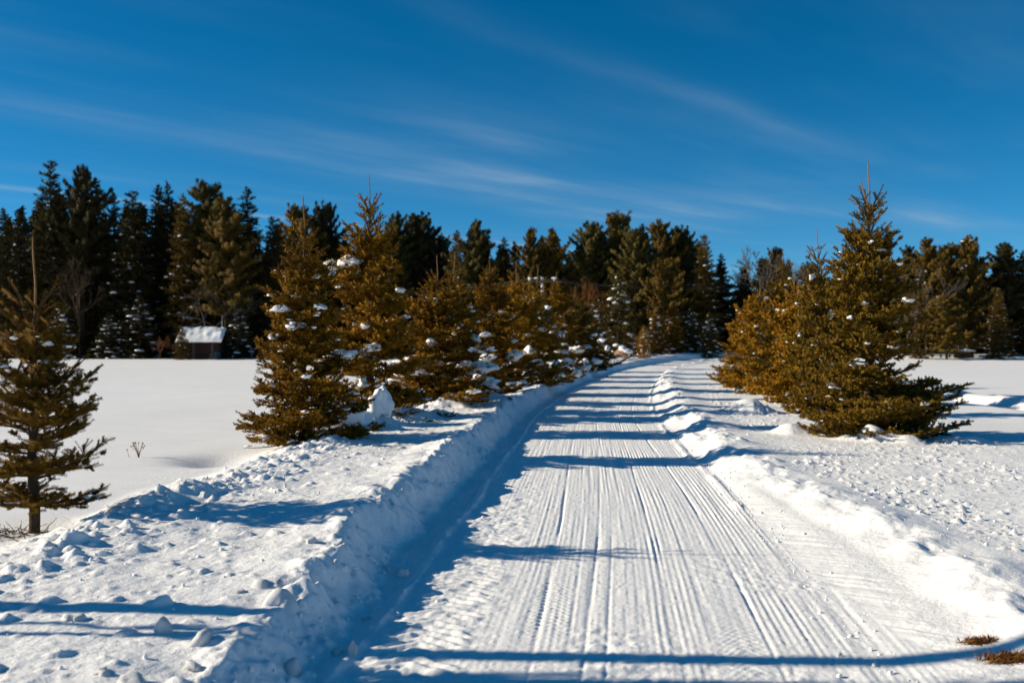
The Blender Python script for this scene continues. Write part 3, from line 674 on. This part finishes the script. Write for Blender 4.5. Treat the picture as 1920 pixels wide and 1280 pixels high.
# bare broadleaf trees
def bare_tree(seed, H, spread=0.55, depth=5, r0=0.09, tw=0.008):
    rs = np.random.default_rng(seed); segs = []; rad = []
    def rec(p, d, L, r, k):
        q = p + d * L * 0.5 + rs.normal(0, 0.03 * L, 3); e = p + d * L
        segs.append([p, q, e]); rad.append([r, r * 0.8, r * 0.62])
        if k == 0: return
        for _ in range(rs.integers(2, 4)):
            nd = nrm(d + rs.normal(0, spread, 3) + np.array([0, 0, 0.12])); rec(p + d * L * rs.uniform(0.55, 1.0), nd, L * rs.uniform(0.6, 0.85), r * 0.6, k - 1)
    rec(np.array([0, 0, -0.1]), np.array([0.02, 0, 1.0]), H * 0.32, r0, depth)
    V, F = tubes(np.array(segs), np.maximum(np.array(rad), tw), 4)
    V[:, 2] *= H / V[:, 2].max(); return V, F
def bare(label, px, py, Y, seed, name='bare_tree', m=GREYBARK, spread=0.55, depth=6, r0=0.12, cat='tree', tw=0.008):
    Y = nearer(px, Y); z = gz(pxy(px, Y), Y, False) - 0.05
    Ht = (CAMZ - z) + (640 - py) * Y / 1867.0
    V, F = bare_tree(seed, Ht, spread, depth, r0, tw)
    o = thing(name, label, cat, (pxy(px, Y), Y, z), 0, WOOD)
    thick = V[:, 2] < Ht * 0.3
    nt_ = 8; link('trunk', mesh_np('trunk', V[:12], F[:8], m, True), o); link('crown', mesh_np('crown', V, F[8:], m, False), o)
    return o
bare('grey leafless tree with rounded crown above the right group', 1421, 460, 100, 5, spread=0.42, depth=7, tw=0.016)
bare('faint leafless treetop left of the big right spruce', 1500, 476, 104, 6)
bare('leafless birch-like tree with pale stem at right', 1716, 500, 95, 7)
bare('leafless grey tree top near the right edge', 1858, 474, 104, 8)
bare('brown leafless thicket tree right of the utility pole', 1088, 520, 96, 9, m=REDTWIG)
bare('leafless brown tree in the shade left of the shed', 150, 480, 86, 10, m=BARK)
bare('brown leafless tree with drooping twigs above the shed', 388, 520, 86, 12, m=GREYBARK)
bare('grey leafless tree between shed and golden field spruce', 440, 500, 87, 13, m=GREYBARK)
bare('rust-brown shrub beside the snow-capped boulder', 1188, 618, 81, 14, 'leafless_shrub', REDTWIG, 0.45, 6, 0.05, 'shrub')
bare('rust-brown shrub right of the bush-like spruces', 1322, 608, 88, 15, 'leafless_shrub', REDTWIG, 0.45, 6, 0.05, 'shrub')
bare('brown brush left of the shed at the field edge', 300, 630, 83, 16, 'leafless_shrub', REDTWIG, 0.6, 6, 0.04, 'shrub')

# the depth of the wood behind: one mass of dark conifers nobody could count
rs = np.random.default_rng(77); G = Geo()
lowp = [grow(300 + i, 11, 2.6, 0, 0.95, 5, low=0.0, e_top=30, e_low=-18, seg=0.7, sp2=0.85, tert=False, inner=0.0, inter=True, sec=0.5, smax=1.4, wid=0.34) for i in range(3)]
SP_LOW = proto_spikes(6, 1.0, 9, 0.40, 0.6)
lv = [place_shoots(q['P'], q['D'], q['L'], q['W'], SP_LOW, q['rs']) for q in lowp]
px_ = np.array([-120, 0, 95, 200, 310, 400, 480, 540, 640, 800, 960, 1050, 1160, 1300, 1400, 1520, 1640, 1740, 1820, 1920, 2060])
tp_ = np.array([420, 420, 360, 385, 375, 390, 400, 430, 435, 435, 455, 450, 430, 445, 480, 490, 490, 475, 470, 475, 475])
for ring in range(3):
    for px in np.arange(-120, 2060, 50):
        p = px + rs.uniform(-22, 22); Y = 99 + ring * 7 + rs.uniform(-3, 3) - float(np.interp(p, [780, 860, 1600, 1700], [-8, 9, 9, 14]))
        Ht = 1.6 + (640 - np.interp(p, px_, tp_) - rs.uniform(5, 40)) * Y / 1867.0
        V, F = lv[rs.integers(3)]; s = Ht / 11; a = rs.uniform(0, 6.28); c, q = math.cos(a), math.sin(a); wd = s * rs.uniform(1.15, 1.6)
        G.add(np.stack([(V[:, 0] * c - V[:, 1] * q) * wd + pxy(p, Y), (V[:, 0] * q + V[:, 1] * c) * wd + Y, V[:, 2] * s], 1), F)
tag(link('far_wood', G.mesh('far_wood', NEEDLE_DARK)), 'dark mass of conifers deep in the wood behind the edge trees', 'wood', kind='stuff')

# ------------------------------------------------------------------ shed and yard things
SY = 83.0; SX = pxy(335, SY); SWD = 3.35; SD = 2.6; EZ = 1.62; RZ = 2.70; Z0 = 0.05
shed = thing('shed', 'small brown board shed with snowy roof at the wood edge', 'shed', (SX, SY, Z0))
rs = np.random.default_rng(5)
npl = 15
for i in range(npl):
    w0 = SWD / npl; g = Geo(); g.box(0.008, w0 - 0.008, rs.uniform(-0.02, 0.015), 0.04, -0.1, EZ - Z0 + rs.uniform(-0.03, 0.0))
    link('plank', g.mesh('plank', BOARD_GREY if i in (5, 12) else BOARD), shed, (i * w0, 0, 0))
for i in range(10):
    w0 = SD / 10; g = Geo(); yy0 = (i + 0.5) * w0; top = EZ - Z0 + (RZ - EZ) * (1 - abs(yy0 - SD / 2) / (SD / 2)) - 0.08
    g.box(-0.04, rs.uniform(-0.015, 0.02), 0.008, w0 - 0.008, -0.1, top); link('plank', g.mesh('plank', BOARD), shed, (SWD, i * w0, 0))
g = Geo(); g.box(0.02, SWD - 0.06, 0.06, SD, -0.1, EZ - Z0 - 0.1); link('wall', g.mesh('wall', BOARD), shed)
def slab(y0, z0, y1, z1, x0, x1, th):
    V = [(x0, y0, z0), (x1, y0, z0), (x1, y1, z1), (x0, y1, z1)]; V = V + [(a, b, c + th) for a, b, c in V]
    return np.array(V), np.array([(0, 3, 2, 1), (4, 5, 6, 7), (0, 1, 5, 4), (1, 2, 6, 5), (2, 3, 7, 6), (3, 0, 4, 7)])
roof = link('roof', None, shed)
g = Geo(); g.add(*slab(-0.25, EZ - Z0 - 0.12, SD / 2, RZ - Z0, -0.2, SWD + 0.25, 0.05)); g.add(*slab(SD + 0.25, EZ - Z0 - 0.12, SD / 2 + 0.001, RZ - Z0, -0.2, SWD + 0.25, 0.05))
bpy.data.objects.remove(roof); roof = link('roof', g.mesh('roof', TIN), shed)
uu, vv = np.meshgrid(np.linspace(0, 1, 40), np.linspace(0, 1, 22)); xx = -0.22 + uu * (SWD + 0.49); yy_ = -0.28 + vv * (SD + 0.56)
tp = 1 - np.abs(yy_ - SD / 2) / (SD / 2 + 0.28); edge = ss(0, 0.06, uu) * (1 - ss(0.94, 1, uu)) * ss(0, 0.08, vv) * (1 - ss(0.92, 1, vv))
zz_ = EZ - Z0 - 0.10 + (RZ - EZ + 0.12) * tp + edge * (0.12 + 0.09 * fbm(xx * 2.2, yy_ * 2.2, 3, 7)) + 0.03
i = np.arange(21)[:, None] * 40 + np.arange(39)[None]
link('roof_snow', mesh_np('roof_snow', np.stack([xx, yy_, zz_], -1).reshape(-1, 3), np.stack([i, i + 1, i + 41, i + 40], -1).reshape(-1, 4), SNOW_SOFT, True), roof)
g = Geo(); g.box(0, 0.62, -0.06, -0.03, 0, 0.55); link('panel', g.mesh('panel', BOARD_GREY), shed, (2.55, 0, 0.0))
# blue bin
bin_ = thing('waste_bin', 'dark blue bin by the right corner of the shed', 'bin', (SX + SWD + 0.08, SY - 0.55, Z0))
V, F = tubes([[(0, 0, 0), (0, 0, 0.3), (0, 0, 0.62)]], [[0.20, 0.22, 0.24]], 12); link('barrel', mesh_np('barrel', V, F, BIN, True), bin_)
V, F = tubes([[(0, 0, 0.61), (0, 0, 0.66), (0, 0, 0.70), (0, 0, 0.705)]], [[0.26, 0.26, 0.2, 0.002]], 12); link('lid', mesh_np('lid', V, F, BIN, False), bin_)
# pale post behind the shed
po = thing('metal_post', 'thin pale grey post standing behind the right end of the shed', 'post', (pxy(416.5, 86.3), 86.3, 0.0))
V, F = tubes([[(0, 0, 0), (0, 0, 2), (0, 0, 3.95)]], [[0.055, 0.05, 0.05]], 8); link('shaft', mesh_np('shaft', V, F, POLE, True), po)
V, F = tubes([[(0, 0, 3.94), (0, 0, 4.0), (0, 0, 4.04)]], [[0.07, 0.07, 0.01]], 8); link('cap', mesh_np('cap', V, F, POLE, True), po)
# utility pole and cables
UY = 76.0; UX = pxy(1017, UY); UZ = 6.2
up = thing('utility_pole', 'pale utility pole with snowy crossarm half hidden behind the left row', 'utility pole', (UX, UY, 0))
V, F = tubes([[(0, 0, 0), (0, 0, 4), (0, 0, UZ + 0.3)]], [[0.15, 0.13, 0.11]], 9); link('shaft', mesh_np('shaft', V, F, POLE, True), up)
g = Geo(); g.box(-1.1, 1.1, -0.17, -0.12, UZ - 0.1, UZ + 0.02); link('crossarm', g.mesh('crossarm', BOARD_GREY), up)
for dx in (-1.0, -0.45, 0.9):
    V, F = tubes([[(dx, -0.145, UZ + 0.02), (dx, -0.145, UZ + 0.1), (dx, -0.145, UZ + 0.2)]], [[0.05, 0.07, 0.04]], 7); link('insulator', mesh_np('insulator', V, F, POLE, True), up)
    link('snow_clump', CLODS[int(dx * 3 + 3) % 7], up, (dx, -0.145, UZ + 0.2), (0, 0, dx), (0.2, 0.14, 0.14))
for k, (dx, nm) in enumerate(((-1.0, 'topmost'), (-0.45, 'middle'), (0.9, 'lowest'))):
    t = np.linspace(0, 1, 40); pts = []
    for (pa, pb) in (((-17.0, 99.0, UZ + 0.3 - k * 0.2), (UX + dx, UY - 0.15, UZ + 0.2)), ((UX + dx, UY - 0.15, UZ + 0.2), (19.0 + dx, 82.0, UZ + 0.3 - k * 0.2))):
        pa, pb = np.array(pa), np.array(pb); q = pa + (pb - pa) * t[:, None]; q[:, 2] -= 0.5 * 4 * t * (1 - t); pts.append(q)
    p = np.concatenate([pts[0], pts[1][1:]]); V, F = tubes(p[None], np.full((1, len(p)), 0.011), 4)
    tag(link('overhead_cable', mesh_np('overhead_cable', V, F, CABLE)), nm + ' of three thin cables strung in front of the wood', 'cable', 'cables of the power line')
# snow-capped boulder by the bend
b = thing('boulder', 'brown boulder under a thick snow cap beside the bend', 'boulder', (pxy(1169, 68), 68, gz(pxy(1169, 68), 68) - 0.05))
V = np.array([c.co[:] for c in TALL[0].vertices]) * (0.48, 0.42, 0.45) + (0, 0, 0.2); F = np.array([p.vertices[:] for p in TALL[0].polygons]); link('stone', mesh_np('stone', V, F, STONE, False), b)
link('snow_cap', CLODS[2], b, (0.12, 0.05, 0.46), (0, 0.3, 0.4), (0.55, 0.5, 0.5))
# low green netting under the right wood
fn = thing('mesh_fence', 'low greenish mesh fence under the right-hand pines', 'fence', (pxy(1748, 74), 74, gz(pxy(1748, 74), 74)))
for k in range(5):
    V, F = tubes([[(0, 0, -0.1), (0, 0, 0.5), (0, 0, 1.0)]], [[0.06] * 3], 6); link('post', mesh_np('post', V, F, GREYBARK, True), fn, (k * 0.65, 0, 0))
g = Geo()
for k in range(9): g.box(0, 2.6, -0.01, 0.01, 0.08 + k * 0.09, 0.13 + k * 0.09)
link('mesh_panel', g.mesh('mesh_panel', TARP), fn)
# snow-dusted bench-like log pile on the right field edge
lg = thing('log_pile', 'small snow-topped log pile at the far right field edge', 'log pile', (pxy(1810, 73), 73, gz(pxy(1810, 73), 73)))
for k in range(5):
    V, F = tubes([[(-0.6, 0, 0), (0, 0, 0.02), (0.6, 0, 0)]], [[0.14, 0.15, 0.13]], 8); link('log', mesh_np('log', V, F, BARK, True), lg, ((k % 3) * 0.03, (k % 3) * 0.3, 0.13 + (k // 3) * 0.24))
link('snow_cap', CLODS[4], lg, (0.1, 0.2, 0.5), (0, 0, 0.3), (0.75, 0.45, 0.3))

# ------------------------------------------------------------------ snow lying about in the foreground
def at(px, py, z):
    Y = (CAMZ - z) * 1867.0 / (py - 640); return pxy(px, Y), Y
def chunk(label, px, py, z0, sx, sy, sz, me, rz=0.0, tilt=0.0, group=None, sink=0.25, name='snow_chunk'):
    x, y = at(px, py, z0)
    for _ in range(4):
        zg = gz(x, y); y = (CAMZ - zg) * 1867.0 / (py - 640); x = pxy(px, y)
    q = 0.8 if name == 'snow_chunk' else 1.0
    o = link(name, me, None, (x, y, gz(x, y) + sz * q * (0.10 - sink)), (tilt, 0, rz), (sx * q, sy * q, sz * q))
    return tag(o, label, 'snow chunk', group)
HEAP = 'lumps of snow thrown up along the left bank'
chunk('left of two upright snow lumps in the lower left foreground', 312, 1186, 0.3, 0.055, 0.05, 0.085, TALL[0], 0.4, 0, HEAP)
chunk('right of two upright snow lumps in the lower left foreground', 372, 1205, 0.3, 0.075, 0.06, 0.085, TALL[1], 1.2, 0, HEAP)
chunk('flat tilted snow slab lying alone on the left shelf', 447, 1110, 0.3, 0.075, 0.055, 0.06, CLODS[1], 0.3, 0.3, HEAP)
chunk('large rounded snow hump on the bank crest beside the flat slab', 500, 1096, 0.32, 0.12, 0.13, 0.12, CLODS[2], 0.9, 0, HEAP, 0.45)
chunk('bright snow knob on the very lip of the bank', 528, 1124, 0.33, 0.085, 0.10, 0.11, TALL[2], 0.2, 0, HEAP, 0.5)
chunk('smooth round boulder of snow on the shelf beyond the flat slab', 577, 1014, 0.32, 0.085, 0.075, 0.085, CLODS[3], 0.7, 0, HEAP)
chunk('round snowball in the shadow at the foot of the bank', 752, 1078, 0.05, 0.062, 0.058, 0.075, TALL[1], 0.0, 0, HEAP)
chunk('snow lump left of the round ball in the bank shadow', 722, 1062, 0.1, 0.075, 0.06, 0.085, CLODS[4], 0.8, 0, HEAP)
chunk('small bright snow lump catching sun at the road edge', 688, 1160, 0.02, 0.03, 0.028, 0.036, CLODS[5], 0.3, 0, HEAP)
chunk('left of the two sunlit snow pieces at the lower road edge', 632, 1222, 0.03, 0.05, 0.04, 0.05, CLODS[6], 1.3, 0, HEAP)
chunk('right of the two sunlit snow pieces at the lower road edge', 660, 1220, 0.03, 0.026, 0.036, 0.06, TALL[2], 0.5, 0, HEAP)
chunk('snow lump glowing at the bottom of the bank near the picture bottom', 552, 1262, 0.12, 0.065, 0.06, 0.09, TALL[0], 2.0, 0, HEAP)
chunk('low snow hump near the bottom left corner', 188, 1262, 0.3, 0.06, 0.05, 0.06, CLODS[0], 0.2, 0, HEAP)
chunk('tilted snow plate with a brown twig at the bottom', 358, 1252, 0.3, 0.075, 0.055, 0.05, CLODS[2], 2.2, 0.3, HEAP)
chunk('snow hump cut by the bottom edge of the picture', 240, 1282, 0.3, 0.07, 0.06, 0.08, CLODS[5], 2.2, 0, HEAP)
chunk('snow lump on the shaded shelf among twig shadows', 140, 1160, 0.3, 0.08, 0.06, 0.08, CLODS[3], 1.0, 0, HEAP)
chunk('long blocky snow lump on the shelf below the sparse spruce', 100, 1010, 0.32, 0.11, 0.07, 0.07, CLODS[1], 0.0, 0.1, HEAP)
BOUGH = 'heaps of snow caught by the trees'
chunk('great pointed snow heap weighing on a bough between the front left spruces', 706, 796, 0.30, 0.36, 0.30, 0.50, HEAPM[0], 2.1, 0.15, BOUGH, -0.1, 'snow_heap')
chunk('lower left lobe of the great pointed snow heap between the front left spruces', 652, 804, 0.30, 0.38, 0.26, 0.28, HEAPM[1], 0.3, -0.2, BOUGH, 0.05, 'snow_heap')
# crumbs beyond counting
rs = np.random.default_rng(9); G = Geo()
bm = bmesh.new(); bmesh.ops.create_icosphere(bm, subdivisions=1, radius=1); bv = np.array([q.co[:] for q in bm.verts]); bf = np.array([[q.index for q in f.verts] for f in bm.faces]); bm.free()
n = 2200; cy_ = rs.uniform(3.6, 16, n) ** 1.0; zone = rs.uniform(size=n)
cu = np.where(zone < 0.30, rs.normal(-0.15, 0.16, n), np.where(zone < 0.5, rs.normal(-2.3, 0.45, n), np.where(zone < 0.62, rs.normal(RW + 0.12, 0.12, n), np.where(zone < 0.9, rs.uniform(3.6, 8.5, n), rs.uniform(-2.2, -0.6, n)))))
cxx = xl(cy_) + cu; cz = ground(cxx, cy_); ca = 0.004 + 0.012 * rs.uniform(size=n) ** 3
for i in range(n):
    q = bv * (1 + rs.uniform(-.3, .3, (len(bv), 1))) * ca[i] * rs.uniform(0.7, 1.3, 3); G.add(q + (cxx[i], cy_[i], cz[i] + ca[i] * 0.3), bf)
tag(link('snow_crumbs', G.mesh('snow_crumbs', SNOW_SOFT, True)), 'loose snow crumbs scattered over banks and track edges', 'snow crumbs', kind='stuff')

# ------------------------------------------------------------------ small plants
def tuft(label, px, py, z, n, length, m, spread, seed, lean=0.35, name='grass_tuft'):
    rs = np.random.default_rng(seed); x, y = at(px, py, z); y = (CAMZ - gz(x, y)) * 1867.0 / (py - 640); x = pxy(px, y)
    b = np.stack([rs.normal(0, spread, n), rs.normal(0, spread * 0.3, n), np.full(n, -0.01)], 1)
    d = nrm(np.stack([rs.normal(0.2, lean, n), rs.normal(-0.2, lean, n), rs.uniform(0.3, 1, n)], 1)); L = length * rs.uniform(0.4, 1, n)
    P = np.stack([b, b + d * (L * 0.5)[:, None], b + d * L[:, None] - np.array([0, 0, 0.25]) * (L * 0.6)[:, None]], 1)
    V, F = tubes(P, np.tile([0.0028, 0.0022, 0.0008], (n, 1)), 3)
    o = thing(name, label, 'grass', (x, y, gz(x, y)), 0, 'tufts of dead grass poking through the snow'); link('blades', mesh_np('blades', V, F, m), o)
tuft('upper rust-brown grass tuft poking from the right bank', 1846, 1203, 0.08, 520, 0.055, GRASS, 0.05, 1)
tuft('larger rust-brown grass tuft at the lower right corner', 1908, 1235, 0.08, 900, 0.06, GRASS, 0.075, 2)
x, y = at(260, 857, 0.1); y = (CAMZ - gz(x, y)) * 1867 / (857 - 640); x = pxy(260, y)
wd = thing('dry_weed', 'dry brown weed with small seed heads alone in the left field', 'weed', (x, y, gz(x, y)))
rs = np.random.default_rng(4); P = []; heads = []
for k in range(13):
    az = rs.uniform(0, 6.28); r = rs.uniform(0.02, 0.10); h = rs.uniform(0.14, 0.21) - r * 0.3
    P.append([(0, 0, -0.02), (r * 0.25 * math.cos(az), r * 0.25 * math.sin(az), 0.07), (r * math.cos(az), r * math.sin(az), h)]); heads.append(P[-1][2])
P.append([(-0.12, 0, -0.02), (-0.135, 0, 0.05), (-0.15, 0, 0.10)]); heads.append(P[-1][2])
V, F = tubes(np.array(P, float), np.tile([0.004, 0.003, 0.002], (len(P), 1)), 4); link('stems', mesh_np('stems', V, F, WEED), wd)
hv = bv * (0.010, 0.010, 0.012); hm = mesh_np('seed_head', hv, bf, WEED, True)
for h in heads: link('seed_head', hm, wd, h)
# fallen dead boughs under the sparse spruce
db = thing('dead_branches', 'dead twiggy brush lying at the foot of the sparse left spruce', 'branches', (-3.72, 7.6, gz(-3.72, 7.6)))
rs = np.random.default_rng(8); n = 90
b0 = np.stack([rs.uniform(-0.55, 0.32, n), rs.normal(0, 0.10, n), rs.uniform(-0.01, 0.03, n)], 1); d = nrm(np.stack([rs.normal(0, 1, n), rs.normal(0, 0.5, n), rs.uniform(0, 0.5, n)], 1)); L = rs.uniform(0.05, 0.2, n)
P = np.stack([b0, b0 + d * (L / 2)[:, None] + rs.normal(0, 0.008, (n, 3)), b0 + d * L[:, None]], 1)
V, F = tubes(P, np.tile([0.004, 0.003, 0.0015], (n, 1)), 4); tag(link('twigs', mesh_np('twigs', V, F, BARK), db), kind='stuff')
# young broadleaf saplings left of the picture, whose long shadows cross the foreground
def sapling(label, x, y, stems, seed):
    o = thing('bare_sapling', label, 'sapling', (x, y, gz(x, y) - 0.05), 0, 'slim bare saplings left of the picture'); rs = np.random.default_rng(seed)
    for (dx, dy, H, r) in stems:
        k = 9; t = np.linspace(0, 1, k); p = np.stack([dx * t + 0.03 * np.sin(t * 7 + seed), dy * t + 0.03 * np.sin(t * 5), t * H], 1)
        V, F = tubes(p[None], (r * (1 - 0.3 * t))[None], 7); st = link('stem', mesh_np('stem', V, F, GREYBARK, True), o)
        Ps = []
        for j in range(90):
            f = rs.uniform(0.58, 0.99); q = np.array([np.interp(f, t, p[:, i]) for i in range(3)]); d = nrm(np.array([rs.normal(0, 0.3), rs.normal(0, 0.16), rs.uniform(0.8, 1.4)])); L_ = rs.uniform(0.2, 0.6)
            Ps.append([q, q + d * L_ * 0.5, q + d * L_ + (0, 0, 0.05)])
        V, F = tubes(np.array(Ps), np.tile([0.018, 0.015, 0.006], (len(Ps), 1)), 4); tag(link('twigs', mesh_np('twigs', V, F, GREYBARK), st), kind='stuff')
sapling('slim forked sapling whose shadow crosses the bottom of the track', -7.2, 5.38, ((0.3, 0.05, 5.3, 0.10), (-0.2, -0.42, 4.1, 0.03)), 1)
sapling('thin sapling whose shadow touches the lower left shelf', -6.6, 4.9, ((0.2, 0.08, 3.4, 0.035),), 2)
